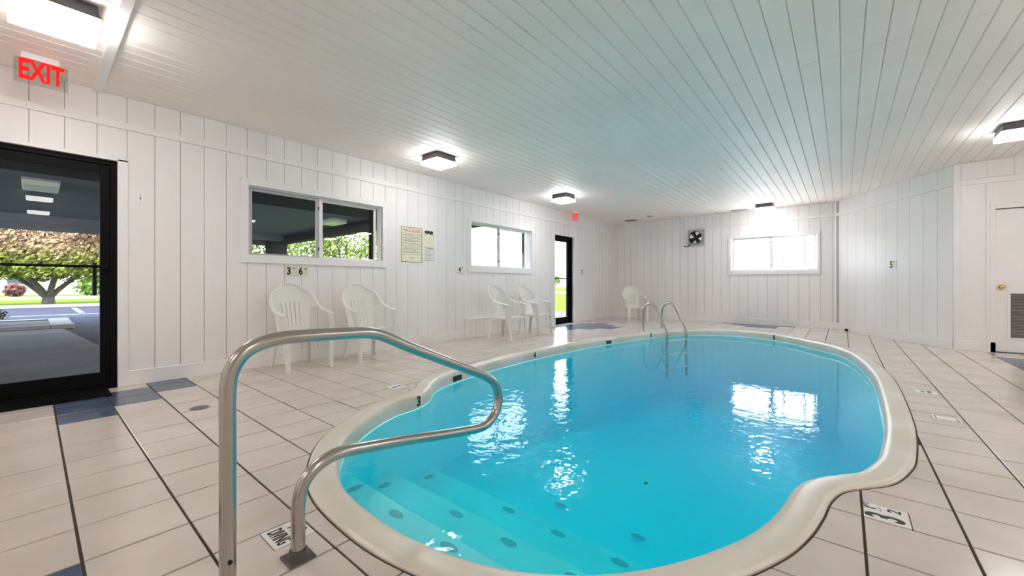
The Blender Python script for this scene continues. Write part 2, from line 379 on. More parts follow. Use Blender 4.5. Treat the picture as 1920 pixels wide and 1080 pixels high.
# round floor drain
dr = tag(MB().cyl((0, 0), .068, 0, .003, 28).build('floor_drain', M['steel'], smooth=True), 'round slotted metal drain cover set in the floor tile near the glass entrance door', 'drain'); dr.location = (.853, 3.93, .0008)
MB().cyl((0, 0), .056, .003, .0034, 28).build('recess', M['ink'], dr)
for k in range(7):
    h = -.042+k*.014; l = math.sqrt(.055**2-h*h)
    MB().box(-l, l, h-.003, h+.003, .0034, .0046).build('bar', M['steel'], dr)

# ------------------------------------------------------------------ pool (one thing), water
pool = thing('swimming_pool', 'kidney-like indoor pool with cream rounded coping sunk in the tiled floor', 'pool')
prof = [(0.0, -.10), (0.0, .006), (.008, .014), (.03, .017), (.095, .015), (.125, .009), (.142, -.004), (.150, -.022), (.152, -.06), (.152, -.108)]
rings = []
for d, z in prof: rings.append([(x, y, z) for x, y in offset(LOOP, d)])
mb = MB(); mb.loft(rings, cap=False); mb.build('coping', M['coping'], pool, smooth=True)
seal = MB(); a = offset(LOOP, -.009)
seal.loft([[(x, y, -.004) for x, y in a], [(x, y, -.002) for x, y in LOOP]], cap=False); seal.build('sealant_joint', M['caulk'], pool)
INN = offset(LOOP, .152)
def bz(x): return -.95 if x < 3 else -.95-.4*min(1, (x-3)/3.5)
rings = [[(x, y, -.102) for x, y in INN], [(x, y, bz(x)+.22) for x, y in INN], [(x, y, bz(x)+.06) for x, y in offset(LOOP, .21)], [(x, y, bz(x)) for x, y in offset(LOOP, .34)]]
cen = (4.9, 1.6)
for f in (.8, .6, .4, .2, .02): rings.append([(cen[0]+(x-cen[0])*f, cen[1]+(y-cen[1])*f, bz(cen[0]+(x-cen[0])*f)) for x, y in offset(LOOP, .34)])
mb = MB(); mb.loft(rings, cap=False); kk = len(mb.v); mb.f.append(tuple(range(kk-len(LOOP), kk))); mb.build('shell', M['shell'], pool, smooth=True)
# underwater steps across the near end: straight front edges, clipped by the pool wall
inner2 = offset(LOOP, .148)
for k, (xe, z) in enumerate([(1.37, -.30), (1.82, -.50), (2.34, -.70)]):
    xp = [0, 1.37, 1.82][k]
    rect = [(xp, -1), (xe, -1), (xe, 5), (xp, 5)]
    v, fs = region([rect, inner2], lambda x, y: xp < x < xe and inpoly(x, y, inner2))
    mbb = MB(); n = len(v); mbb.add([(p.x, p.y, z) for p in v], fs)
    ys = sorted(p.y for p in v if abs(p.x-xe) < .001 and (inpoly(p.x-.002, min(max(p.y, -.9), 4.9), offset(LOOP, .13))))
    if ys: mbb.add([(xe, ys[0], z), (xe, ys[-1], z), (xe, ys[-1], z-.45), (xe, ys[0], z-.45)], [(3, 2, 1, 0)])
    st = mbb.build('step', M['steppaint'], pool)
    for q in range(4 if k else 3):
        yy = [.62, 1.04, 1.48, 1.92, 2.3][q+(0 if k else 1)]-.0*k
        MB().ball((xe-.07, yy, z+.002), .06, 12, 6, (.45, 1, .10)).build('grip_pad', M['grip'], st, smooth=True)
    px_, py_ = ((1.30, 2.36), (1.66, 2.60), (2.22, 2.78))[k]
    MB().ball((px_, py_, z+.002), .06, 12, 6, (.9, .5, .10)).build('grip_pad', M['grip'], st, smooth=True)
for x, y in ((2.6, .9), (2.6, 1.5), (2.6, 2.1), (2.95, 1.2), (2.95, 1.9)):
    MB().ball((x, y, bz(x)+.01), .06, 12, 6, (.45, 1, .12)).build('grip_pad', M['grip'], pool, smooth=True)
# depth numerals and overflow slots on the inner face of the coping
CEN = Vector((4.9, 1.6))
def on_face(x, y):
    best = min(range(len(INN)), key=lambda i: (INN[i][0]-x)**2+(INN[i][1]-y)**2)
    a = INN[best-1]; b = INN[(best+1) % len(INN)]; t = Vector((b[0]-a[0], b[1]-a[1])).normalized(); return INN[best], t
for ch, (x, y) in (('3', (2.16, 2.80)), ('4', (4.70, 3.40)), ('5', (7.95, 2.93)), ('5', (9.10, 1.0))):
    p, t = on_face(x, y); n = Vector((t.y, -t.x)); 
    # glyph x axis runs so that the numeral reads from inside the pool
    ax = t if Vector((t.y, -t.x)).dot(Vector((1, 0))) or True else t
    text('depth_numeral', ch, .115, (p[0]+n.x*.003, p[1]+n.y*.003, -.045), (math.pi/2, 0, math.atan2(t.y, t.x)), M['ink'], pool, .001, .005, .85)
for (x, y) in ((3.06, 3.30), (6.55, 3.24)):
    p, t = on_face(x, y); n = Vector((t.y, -t.x)); u = Vector((t.x, t.y, 0))
    b = MB().box(-.07, .07, -.012, .004, -.085, -.03); b.xf(Matrix.Translation((p[0], p[1], 0)) @ Matrix.Rotation(math.atan2(t.y, t.x), 4, 'Z')); b.build('skimmer_slot', M['ink'], pool)
WZ = -.10
wl2 = offset(LOOP, .148)
wtop = [(x, y, WZ) for x, y in wl2]; wbot = [(x, y, -1.6) for x, y in wl2]
water = MB().loft([wbot, wtop][::-1]).build('pool_water', M['water'], None)
tag(water, 'clear turquoise water filling the pool basin', 'water'); water['kind'] = 'stuff'

# ------------------------------------------------------------------ walls
def wall(name, A, B, pitch, holes, boards=True, u0=0, phase=0, thick=.12, band=(2.47, 2.535), bh=.145, skip_base=()):
    """vertical wall from A to B (room on the right-hand side of A->B reversed: inward normal = left of B->A)"""
    A = Vector(A); B = Vector(B); L = (B-A).length; t = (B-A)/L; ang = math.atan2(t.y, t.x)
    root = empty(name, (A.x, A.y, 0), ang, kind='structure')     # local x along wall, local -y into the room
    mb = MB()
    for r in cut((0, L, 0, HC+.1), holes): mb.box(r[0], r[1], 0, thick, r[2], r[3])
    mb.build('backing', M['wall'], root)
    if boards:
        k = 0; x = u0+phase
        grooves = MB()
        for r in cut((0, L, .0, HC), holes): grooves.add([(r[0], -.001, r[2]), (r[1], -.001, r[2]), (r[1], -.001, r[3]), (r[0], -.001, r[3])], [(0, 1, 2, 3)])
        grooves.build('groove_backing', M['groove'], root)
        while x < L-.01:
            a, b = max(x+.0028, 0), min(x+pitch-.0028, L)
            if b-a > .01:
                for z0, z1 in ((.01, band[0]-.002), (band[1]+.002, HC-.002)):
                    rs = cut((a, b, z0, z1), holes)
                    # group pieces into connected parts (above / below an opening)
                    if not rs: continue
                    full = [r for r in rs if r[3]-r[2] > (z1-z0)*.98]
                    groups = [rs] if full and len(rs) > 1 else [[r] for r in rs]
                    for gp in groups:
                        m_ = MB()
                        for r in gp: m_.box(r[0], r[1], -.011, -.001, r[2], r[3])
                        m_.build('board', M['wall'], root, bevel=.0)
            x += pitch
        mb = MB()
        for r in cut((0, L, band[0], band[1]), holes): mb.box(r[0], r[1], -.022, -.001, r[2], r[3])
        mb.build('band', M['trim'], root)
    mb = MB()
    for r in cut((0, L, 0, bh), list(holes)+[(a, b, -1, 1) for a, b in skip_base]): mb.box(r[0], r[1], -.024, -.001 if boards else 0, r[2], r[3])
    if mb.v: mb.build('baseboard', M['trim'], root, bevel=.004)
    return root, ang
# openings on the left wall in local x = world x - X0
X0 = -1.6
D1 = (-.55, .522, -1, 2.153); W1 = (1.603, 3.355, 1.315, 2.135); W2 = (5.207, 7.063, 1.315, 2.15); D2 = (8.02, 8.878, -1, 2.178)
HL = [(a-X0, b-X0, c, d) for a, b, c, d in (D1, W1, W2, D2)]
wall_left, _ = wall('wall_left', (X0, YL), (XF+.1, YL), .2015, HL, phase=(-.016+1.6) % .2015)
MB().box(XB-.1, X0, YL, YL+.12, 0, HC+.1).build('wall_left_rear', M['wall'], kind='structure')
W3 = (.45, 2.185, 1.305, 2.13)      # y range on the far wall
wall_far, _ = wall('wall_far', (XF, YL), (XF, .13), .2015, [(YL-W3[1], YL-W3[0], W3[2], W3[3])], phase=-.1)
wall_diag, angd = wall('wall_diagonal', DA, DB, .2655, [], phase=.13, thick=.08)
D3 = (-2.55, -1.69)
wall_alc, _ = wall('wall_alcove', (XA, -1.28), (XA, YR), .12, [(-1.28-D3[1], -1.28-D3[0], -1, 2.07)], boards=False, thick=.08)
wall('wall_right', (XA, YR), (XB, YR), .2, [], boards=False)
wall('wall_back', (XB, YR), (XB, YL), .2, [], boards=False)
# trims: corner boards, alcove wall panels
MB().box(XA-.022, XA-.0, -1.345, -1.275, 0, HC-.002).build('trim_1', M['trim'], kind='structure', bevel=.004)
b = MB().box(-.004, .05, -.020, -.002, 0, HC-.002); b.xf(Matrix.Translation((DA.x, DA.y, 0)) @ Matrix.Rotation(angd, 4, 'Z')); b.build('trim_2', M['trim'], kind='structure', bevel=.003)
for nm, (y0, y1, z0, z1) in zip(('trim_3', 'trim_4', 'trim_5'), ((YR, -1.345, 2.455, 2.535), (-1.665, -1.60, .145, 2.455), (-1.36, -1.335, .145, 2.455))):
    MB().box(XA-.018, XA, y0, y1, z0, z1).build(nm, M['trim'], kind='structure', bevel=.004)
yy = -1.36; pn = MB()
for k in range(26):
    if yy < YR: break
    o = MB().box(XA-.010, XA, yy-.245, yy-.005, 2.54, HC-.003).build('board', M['wall'], None); o.parent = wall_alc; o.matrix_parent_inverse = wall_alc.matrix_basis.inverted(); yy -= .25
# ------------------------------------------------------------------ ceiling
ceil_ = empty('ceiling', kind='structure')
MB().box(XB-.1, XF+.15, YR-.1, YL+.15, HC+.012, HC+.16).build('backing', M['groove'], ceil_)
PC = .1327; YC0 = YL-.003
SEAMS = [XB, .387, 4.062, 7.76, XF]
def xdiag(y): return XF if y >= .13 else (XA if y <= -1.28 else XA+(XF-XA)*(y+1.28)/1.41)
cb = []
k = 0
while YC0-(k+1)*PC > YR:
    y1 = YC0-k*PC; y0 = y1-PC; k += 1
    for s in range(4):
        x0 = SEAMS[s]; x1 = min(SEAMS[s+1], xdiag(y1)+(.05 if y0 < .13 else 0))
        if x1-x0 < .05: continue
        cb.append((x0+.002, x1-.002, y0, y1))
def cvis(c):
    for f in (0, .15, .3, .5, .7, .85, 1):
        s = screen(c[0]+(c[1]-c[0])*f, (c[2]+c[3])/2, HC)
        if s and -20 < s[0] < 1940 and s[1] > -20: return 1/s[2]
    return 0
cb.sort(key=cvis, reverse=True)
def cboard(mb, c):     # plank with a chamfered V edge on its underside
    x0, x1, y0, y1 = c; e = .0014; q = .006
    sec = [(y0+e, HC+.012), (y0+e, HC+.006), (y0+e+q, HC), (y1-e-q, HC), (y1-e, HC+.006), (y1-e, HC+.012)]
    mb.loft([[(x0, y, z) for y, z in sec], [(x1, y, z) for y, z in sec]][::-1])
restc = MB(); nbp = 0
for c in cb:
    if cvis(c) > 0 and nbp < 295:
        m_ = MB(); cboard(m_, c); m_.build('board', M['ceil'], ceil_); nbp += 1
    else: cboard(restc, c)
restc.build('rear_boards', M['ceil'], ceil_, kind='stuff')
MB().box(.355, .42, YR, YL, HC-.022, HC-.0005).build('trim_6', M['trim'], kind='structure', bevel=.004)
# small crown strips at ceiling edge

# ------------------------------------------------------------------ windows
def window(name, P, ang, w, z0, z1, split, left_glass, right_glass, zg0, zg1, casing, bars=(), strip=True):
    """local x along the wall, -y into the room, origin at the left end of the opening"""
    r = empty(name, (P[0], P[1], 0), ang, kind='structure')
    c0, c1, cz0, cz1 = casing
    m_ = MB()
    for q in cut((c0, c1, cz0, cz1), [(0, w, z0, z1)]): m_.box(q[0], q[1], -.034, -.001, q[2], q[3])
    m_.build('casing', M['trim'], r, bevel=.003)
    m_ = MB()
    for q in cut((0, w, z0, z1), [(.012, w-.012, z0+.012, z1-.012)]): m_.box(q[0], q[1], -.002, .12, q[2], q[3])
    m_.build('reveal', M['trim'], r)
    MB().box(-.0, w, -.030, .10, z0-.001, z0+.014).build('sill', M['trim'], r, bevel=.003)
    for nm, (a, b), yy in (('sash', left_glass, .055), ('sash', right_glass, .085)):
        m_ = MB(); fr = .035
        for q in cut((a-fr, b+fr, zg0-.03, zg1+.03), [(a, b, zg0, zg1)]): m_.box(q[0], q[1], yy-.012, yy+.012, q[2], q[3])
        s = m_.build(nm, M['trim'] if yy > .06 else M['alum'], r, bevel=.002)
        MB().box(a-.004, b+.004, yy-.003, yy+.003, zg0-.004, zg1+.004).build('pane', M['glass'], s)
    MB().box(split-.022, split+.022, .030, .10, z0+.01, z1-.01).build('meeting_stile', M['trim'], r, bevel=.003)
    for zz in (zg0+.10, zg1-.10): MB().box(split-.030, split-.018, .028, .045, zz-.02, zz+.02).build('latch', M['bronze'], r)
    if strip: MB().box(right_glass[1]-.055, right_glass[1]+.004, .10, .118, zg0-.02, zg1+.03).build('screen_frame', M['black'], r)
    for bx in bars: MB().box(bx-.012, bx+.012, .10, .112, zg0-.02, zg1+.02).build('screen_bar', M['alum'], r)
    return r
window('window_1', (W1[0], YL), 0, W1[1]-W1[0], W1[2], W1[3], .858, (.060, .80), (.905, 1.665), 1.352, 2.088, (-.078, W1[1]-W1[0]+.07, 1.235, 2.21))
window('window_2', (W2[0], YL), 0, W2[1]-W2[0], W2[2], W2[3], .86, (.05, .83), (.905, 1.74), 1.345, 2.10, (-.078, W2[1]-W2[0]+.05, 1.21, 2.20))
window('window_3', (XF, W3[1]), -math.pi/2, W3[1]-W3[0], W3[2], W3[3], .875, (.055, .835), (.915, 1.675), 1.343, 2.09, (-.06, W3[1]-W3[0]+.05, 1.22, 2.19), bars=(1.09, 1.50), strip=False)
# ------------------------------------------------------------------ glazed black doors
def glazed_door(name, x0, x1, zt, yy, depth, stile_r, handle, bar_z, y_out=.12):
    r = empty(name, (x0, YL, 0), 0, kind='structure'); w = x1-x0
    fr = MB()
    for q in cut((0, w, 0, zt), [(.045, w-.045, .022, zt-.045)]): fr.box(q[0], q[1], yy-depth, yy+.05, q[2], q[3])
    fr.build('frame', M['black'], r, bevel=.003)
    leaf = MB(); a, b, c, d = .045+.066, w-stile_r, .155, zt-.135
    for q in cut((.047, w-.047, .024, zt-.047), [(a, b, c, d)]): leaf.box(q[0], q[1], yy-.02, yy+.024, q[2], q[3])
    lf = leaf.build('door_leaf', M['black'], r, bevel=.003)
    MB().box(a-.004, b+.004, yy-.003, yy+.003, c-.004, d+.004).build('pane', M['glass'], lf)
    MB().tube([(a-.02, yy-.055, bar_z), (b+.03, yy-.055, bar_z)], .0115, 10).build('push_bar', M['black'], lf, smooth=True)
    for xx in (a-.02, b+.03): MB().box(xx-.02, xx+.02, yy-.07, yy-.018, bar_z-.02, bar_z+.02).build('bar_bracket', M['black'], lf, bevel=.004)
    if handle: MB().box(b-.045, b-.015, yy+.03, yy+.075, bar_z-.27, bar_z+.04).build('pull_handle', M['black'], lf, bevel=.006)
    MB().box(.0, w, yy-depth-.02, yy+.06, .0, .022).build('threshold', M['black'], r, bevel=.004)
    return r
glazed_door('door_1', D1[0], D1[1], D1[3], .045, .035, .114, True, 1.147)
glazed_door('door_2', D2[0], D2[1], D2[3], .10, .075, .135, False, 1.122)
for nm, x0, x1, zt in (('trim_7', D1[1], D1[1]+.072, D1[3]), ('trim_8', D2[1], D2[1]+.075, D2[3])):
    MB().box(x0, x1, YL-.030, YL-.001, 0, zt+.02).build(nm, M['trim'], kind='structure', bevel=.004)
MB().box(D1[0]-.07, D1[1]+.072, YL-.030, YL-.001, D1[3], D1[3]+.03).build('trim_9', M['trim'], kind='structure', bevel=.003)
# white door with louvre in the alcove
d3 = empty('door_3', (XA, D3[1], 0), -math.pi/2, kind='structure'); w3 = D3[1]-D3[0]
MB().box(.006, w3-.006, .012, .05, .012, 2.062).build('door_leaf', M['trim'], d3, bevel=.003)
fr = MB()
for q in cut((-.055, w3+.055, .0, 2.125), [(.0, w3, -1, 2.07)]): fr.box(q[0], q[1], -.024, .0, q[2], q[3])
fr.build('casing', M['trim'], d3, bevel=.004)
MB().box(.0, w3, -.004, .03, 2.063, 2.071).build('shadow_gap', M['ink'], d3)
MB().box(.0, w3, -.02, .06, .0, .012).build('threshold', M['bronze'], d3)
kb = MB().ball((.058, -.052, .945), .027, 16, 10, (1, .85, 1)).build('door_knob', M['brass'], d3, smooth=True)
MB().tube([(.058, .012, .945), (.058, -.004, .945)], .034, 20).build('rose', M['brass'], kb, smooth=True)
MB().tube([(.058, .0, .945), (.058, -.04, .945)], .012, 12).build('shank', M['brass'], kb, smooth=True)
MB().box(.0, .006, .006, .012, .88, 1.01).build('latch_plate', M['brass'], d3)
lv = MB()
for q in cut((.115, w3-.08, .195, .875), [(.14, w3-.105, .22, .85)]): lv.box(q[0], q[1], .0, .013, q[2], q[3])
lvr = lv.build('louvre_grille', M['trim'], d3, bevel=.002)
MB().box(.14, w3-.105, .010, .0125, .22, .85).build('grille_back', M['pvent'], lvr)
for k in range(30):
    z = .225+k*.021
    MB().add([(.14, .0105, z+.014), (w3-.105, .0105, z+.014), (w3-.105, .002, z), (.14, .002, z)], [(0, 3, 2, 1), (0, 1, 2, 3)]).build('slat', M['vent'], lvr)
# door mat
dm = tag(MB().box(-.52, .455, 4.955, 5.27, .001, .012).build('door_mat', M['rubber'], bevel=.004), 'black rubber mat lying inside the large glass entrance door', 'mat')
MB().box(-.50, .435, 4.975, 5.25, .0115, .0145).build('ribbed_centre', M['rubber'], dm)

# ------------------------------------------------------------------ ceiling lights
def make_light():
    r = empty('ceiling_light')
    h = MB(); a, b = .168, .176
    h.loft([[(-b, -b, -.086), (b, -b, -.086), (b, b, -.086), (-b, b, -.086)], [(-b, -b, -.074), (b, -b, -.074), (b, b, -.074), (-b, b, -.074)],
            [(-a, -a, -.072), (a, -a, -.072), (a, a, -.072), (-a, a, -.072)], [(-a+.008, -a+.008, 0), (a-.008, -a+.008, 0), (a-.008, a-.008, 0), (-a+.008, a-.008, 0)]])
    h.build('housing', M['bronze'], r, bevel=.004)
    l = MB(); l.loft([[(-.155, -.155, -.142), (.155, -.155, -.142), (.155, .155, -.142), (-.155, .155, -.142)], [(-.172, -.172, -.134), (.172, -.172, -.134), (.172, .172, -.134), (-.172, .172, -.134)],
            [(-.173, -.173, -.0865), (.173, -.173, -.0865), (.173, .173, -.0865), (-.173, .173, -.0865)]])
    l.build('lens', M['lens'], r)
    for sx in (-1, 1): MB().box(sx*.180-.004, sx*.180+.004, -.02, .02, -.085, -.055).build('clip', M['bronze'], r)
    return r
L0 = make_light(); first = True
for (x, y, sc, lab) in [(3.66, 4.38, 1, 'square ceiling light with dark housing above the pool rules sign'),
                        (6.88, 4.36, 1, 'square ceiling light with dark housing beside the far red exit sign'),
                        (10.62, 1.37, 1, 'square ceiling light above the far wall window'),
                        (7.13, -1.54, 1, 'square ceiling light cut by the right edge near the diagonal wall'),
                        (.095, 3.90, 1.12, 'large square ceiling light at top left above the exit sign'),
                        (3.66, -1.54, 1, 'square ceiling light over the right side of the pool deck, unseen and added for fill light'),  # unseen fixtures from here on, added to light the room from the camera side
                        (.1, -1.54, 1, 'square ceiling light behind the camera, unseen and added for fill light'),
                        (-2.2, .9, 1, 'square ceiling light at the rear of the room, unseen and added for fill light'),
                        (-2.2, 3.9, 1, 'square ceiling light at the rear of the room by the left wall, unseen and added to brighten the room'),  # further unseen fixtures, put in to brighten the floor and ceiling
                        (.1, -3.9, 1, 'square ceiling light in the rear right part of the room, unseen and added to brighten the room'),
                        (3.66, -3.9, 1, 'square ceiling light by the middle of the right wall, unseen and added to brighten the room'),
                        (7.13, -3.9, 1, 'square ceiling light in the alcove corner, unseen and added to brighten the room')]:
    o = L0 if first else copy_tree(L0); first = False
    o.location = (x, y, HC-.0005); o.scale = (sc, sc, 1); tag(o, lab, 'ceiling light', 'square ceiling lights')

# ------------------------------------------------------------------ exit signs
def exit_sign(loc, lab, s=1.0):
    r = thing('exit_sign', lab, 'exit sign', loc, 0, 'exit signs')
    MB().box(-.135*s, .145*s, -.006, .006, -.235, -.045).build('panel', M['acrylic'], r, bevel=.002)
    MB().box(-.10, .10, -.022, .022, -.045, 0).build('mounting_bar', M['trim'], r, bevel=.003)
    text('lettering', 'EXIT', .215, (0.005, -.0075, -.135), (math.pi/2, 0, 0), M['exitred'], r, .0015, .0075, .54*s)
exit_sign((.045, 4.90, HC-.0005), 'red lit exit sign hanging near the big glass door')
exit_sign((8.62, 5.12, HC-.0005), 'red lit exit sign hanging above the far glass door', 1)

# ------------------------------------------------------------------ signs and plates on walls
sg = tag(MB().box(-.223, .223, -.006, 0, -.305, .305).build('pool_rules_sign', M['paper'], bevel=.002), 'tall cream POOL RULES board with navy border between the windows', 'sign'); sg.location = (3.888, YL-.0115, 1.603)
fr = MB()
for q in cut((-.200, .200, -.270, .288), [(-.192, .192, -.262, .280)]): fr.box(q[0], q[1], -.0072, -.006, q[2], q[3])
fr.build('border', M['navy'], sg)
text('heading', 'POOL RULES', .068, (0, -.0068, .232), (math.pi/2, 0, 0), M['redink'], sg, .0005, .0008, .86)
rl = MB(); zz = .188
for k in range(9):
    rl.box(-.192, .192, -.0070, -.006, zz-.0016, zz+.0016); zz -= (.036, .042, .036, .044, .036, .052, .052, .038, .03)[k]
rl.build('rule_line', M['navy'], sg)
tx = MB()
for k, z in enumerate([.174, .160, .136, .122, .098, .084, .066, .054, .030, .016, -.008, -.030, -.046, -.075, -.092, -.118]):
    x = -.165
    while x < .15-.1*(k % 3 == 1):
        w = R.uniform(.014, .05); tx.box(x, min(x+w, .17), -.0068, -.006, z-.0028, z+.0028); x += w+.008
tx.build('fine_print', M['greyink'], sg, kind='stuff')
text('footer', 'THANK YOU', .022, (0, -.0068, -.20), (math.pi/2, 0, 0), M['greyink'], sg, .0004) if False else None
MB().box(-.04, .04, -.0068, -.006, -.203, -.196).build('footer_line', M['greyink'], sg)
n2 = tag(MB().box(-.10, .10, -.004, 0, -.14, .13).build('notice_card', M['paper'], bevel=.001), 'small cream notice card with black heading right of the pool rules board', 'sign'); n2.location = (4.232, YL-.0115, 1.742)
hd = MB()
for k in range(14):
    x = -.085+k*.012; hd.box(x, x+.011, -.0048, -.004, .085-R.choice((0, .01, .02)), .125-R.choice((0, .0, .012)))
hd.build('printed_heading', M['ink'], n2)
n3 = tag(MB().box(-.115, .115, -.003, 0, -.115, .115).build('notice_sheet', M['wtile'], bevel=.001), 'white typed notice sheet below the small cream card', 'sign'); n3.location = (4.245, YL-.0115, 1.482)
MB().box(-.10, .08, -.0036, -.003, .098, .106).build('printed_rule', M['bronze'], n3)
ft = MB()
for k in range(7):
    z = .075-k*.025; ft.box(-.09, .06-.03*(k % 3), -.0036, -.003, z-.002, z+.002)
ft.build('fine_print', M['greyink'], n3, kind='stuff'); MB().box(-.11, .11, -.0036, -.003, -.106, -.100).build('printed_rule', M['greyink'], n3)
def plate(lab, P, ang, w, h, txt, group, m='ptile'):
    r = tag(MB().box(-w/2, w/2, -.007, 0, -h/2, h/2).build('depth_plate', M[m], bevel=.001), lab, 'depth marker', group); r.location = P; r.rotation_euler = (0, 0, ang)
    for (s, size, dx, dz, b, sx) in txt: text('lettering', s, size, (dx, -.0078, dz), (math.pi/2, 0, 0), M['ink'], r, .0006, b, sx)
    return r
plate('depth plate reading 3 FT below the first window', (2.068, YL-.0115, 1.148), 0, .138, .118, [('3', .125, -.022, -.004, .0045, .8), ('FT', .042, .040, .028, .0, .8)], 'wall depth plates')
plate('depth plate reading 6 IN below the first window', (2.208, YL-.0115, 1.148), 0, .138, .118, [('6', .125, -.022, -.004, .0045, .8), ('IN', .042, .040, .028, .0, .8)], 'wall depth plates')
plate('depth plate reading 4 FT left of the second window', (4.945, YL-.0115, 1.245), 0, .15, .13, [('4', .13, -.022, -.004, .0045, .8), ('FT', .042, .042, .03, .0, .8)], 'wall depth plates', 'wtile')
plate('depth plate reading 5 FT right of the far glass door', (9.30, YL-.0115, 1.31), 0, .14, .14, [('5', .13, -.015, -.004, .0045, .8), ('FT', .04, .042, .03, .0, .8)], 'wall depth plates', 'wtile')
u = (DB-DA).normalized(); nn = Vector((u.y, -u.x))
pd = DA+u*1.62+nn*.0115
plate('depth plate reading 5 FT on the diagonal wall', (pd.x, pd.y, 1.335), angd, .17, .16, [('5', .16, -.022, -.004, .005, .8), ('FT', .045, .045, .04, .0, .8)], 'wall depth plates')
sw = tag(MB().box(-.035, .035, -.005, 0, -.057, .057).build('switch_plate', M['trim'], bevel=.002), 'white switch plate on the wall right of the entrance door', 'switch'); sw.location = (.682, YL-.0115, 1.828)
MB().box(-.004, .004, -.013, -.005, -.012, .012).build('toggle', M['greyink'], sw)
for z in (-.038, .038): MB().box(-.003, .003, -.006, -.005, z-.003, z+.003).build('screw', M['ink'], sw)
ou = tag(MB().box(-.035, .035, -.005, 0, -.057, .057).build('outlet_plate', M['trim'], bevel=.002), 'white outlet plate low on the wall near the far corner', 'outlet'); ou.location = (10.65, YL-.0115, .33)
for z in (-.025, .025): MB().box(-.012, .012, -.0065, -.005, z-.012, z+.012).build('socket', M['greyink'], ou)
# low boxed access panel under the second window, pipe stub
ap = thing('access_panel', 'low white boarded access box against the wall under the second window', 'panel', (5.58, YL, 0))
MB().box(-.51, .51, -.075, -.012, .0, .335).build('box', M['trim'], ap, bevel=.003)
MB().box(-.53, .53, -.092, -.012, .3352, .352).build('top_ledge', M['trim'], ap, bevel=.003)
for k in range(5): MB().box(-.508+k*.2035, -.508+k*.2035+.197, -.083, -.0752, .004, .33).build('board', M['wall'], ap)
ps = tag(MB().tube([(0, 0, 0.001), (0, 0, .15)], .014, 12).build('pipe_stub', M['trim'], smooth=True), 'short white pipe stub standing from the floor beside the low access box', 'pipe'); ps.location = (4.80, 5.26, 0)
MB().tube([(0, 0, .12), (0, 0, .155)], .019, 12).build('cap', M['trim'], ps, smooth=True)
bs = tag(MB().box(-.03, .03, -.03, 0, 0, .045).build('door_stop', M['ink'], bevel=.004), 'small black block at the foot of the diagonal wall', 'door stop'); q = DA+u*.42+nn*.026; bs.location = (q.x, q.y, .001); bs.rotation_euler = (0, 0, angd)
MB().box(-.022, .022, -.038, -.031, .008, .038).build('pad', M['rubber'], bs)
# ------------------------------------------------------------------ wall fan on the far wall
fn = thing('wall_fan', 'round metal exhaust fan on a square plate high on the far wall', 'fan', (XF-.0115, 3.01, 2.215), -math.pi/2)
MB().box(-.215, .215, -.012, 0, -.235, .225).build('mounting_plate', M['alum'], fn, bevel=.003)
def ring(r0, r1, y0, y1, n=32):
    m_ = MB(); m_.loft([[(r*math.cos(a*2*math.pi/n), y, r*math.sin(a*2*math.pi/n)) for a in range(n)] for r, y in ((r0, y0), (r1, y1))], cap=False); return m_
m_ = MB(); n = 32
m_.loft([[(r*math.cos(a*2*math.pi/n), y, r*math.sin(a*2*math.pi/n)) for a in range(n)] for r, y in ((.19, -.012), (.182, -.09), (.165, -.095), (.155, -.02), (.08, -.0125), (.0005, -.0125))], cap=False); m_.build('housing', M['steel'], fn, smooth=True)
m_ = MB(); m_.loft([[(r*math.cos(a*2*math.pi/n), y, r*math.sin(a*2*math.pi/n)) for a in range(n)] for r, y in ((.045, -.03), (.05, -.06), (.03, -.085), (.001, -.088))], cap=False); m_.build('motor', M['darkmetal'], fn, smooth=True)
for k in range(4):
    a = k*math.pi/2+.5; c, s = math.cos(a), math.sin(a)
    pts = [(.04, -.045, -.03), (.145, -.03, -.055), (.15, -.07, .055), (.045, -.06, .03)]
    m_ = MB().add([(x*c-z*s, y, x*s+z*c) for x, y, z in pts]+[(x*c-z*s, y-.003, x*s+z*c) for x, y, z in pts], [(0, 1, 2, 3), (7, 6, 5, 4), (0, 4, 5, 1), (1, 5, 6, 2), (2, 6, 7, 3), (3, 7, 4, 0)])
    m_.build('blade', M['darkmetal'], fn)
for sx in (-1, 1):
    for sz in (-1, 1): MB().tube([(sx*.175, -.012, sz*.165), (sx*.175, -.022, sz*.165)], .014, 10).build('bolt', M['darkmetal'], fn, smooth=True)
cdt = thing('conduit', 'white electrical conduit and junction box beside the wall fan', 'conduit', (XF-.0115, 3.30, 2.10), -math.pi/2)
MB().tube([(0, -.014, .06), (0, -.014, .68)], .011, 10).build('pipe', M['trim'], cdt, smooth=True)
MB().box(-.045, .045, -.045, 0, -.07, .06).build('junction_box', M['trim'], cdt, bevel=.004)
cp = catmull([(0.0, -.03, -.07), (.0, -.035, -.10), (.06, -.04, -.115), (.13, -.04, -.09), (.18, -.04, -.03)], 6)
co = tag(MB().tube(cp, .009, 8).build('power_cord', M['cord'], smooth=True), 'black power cord looping from the junction box to the wall fan', 'cord'); co.location = (XF-.0115, 3.30, 2.10); co.rotation_euler = (0, 0, -math.pi/2)
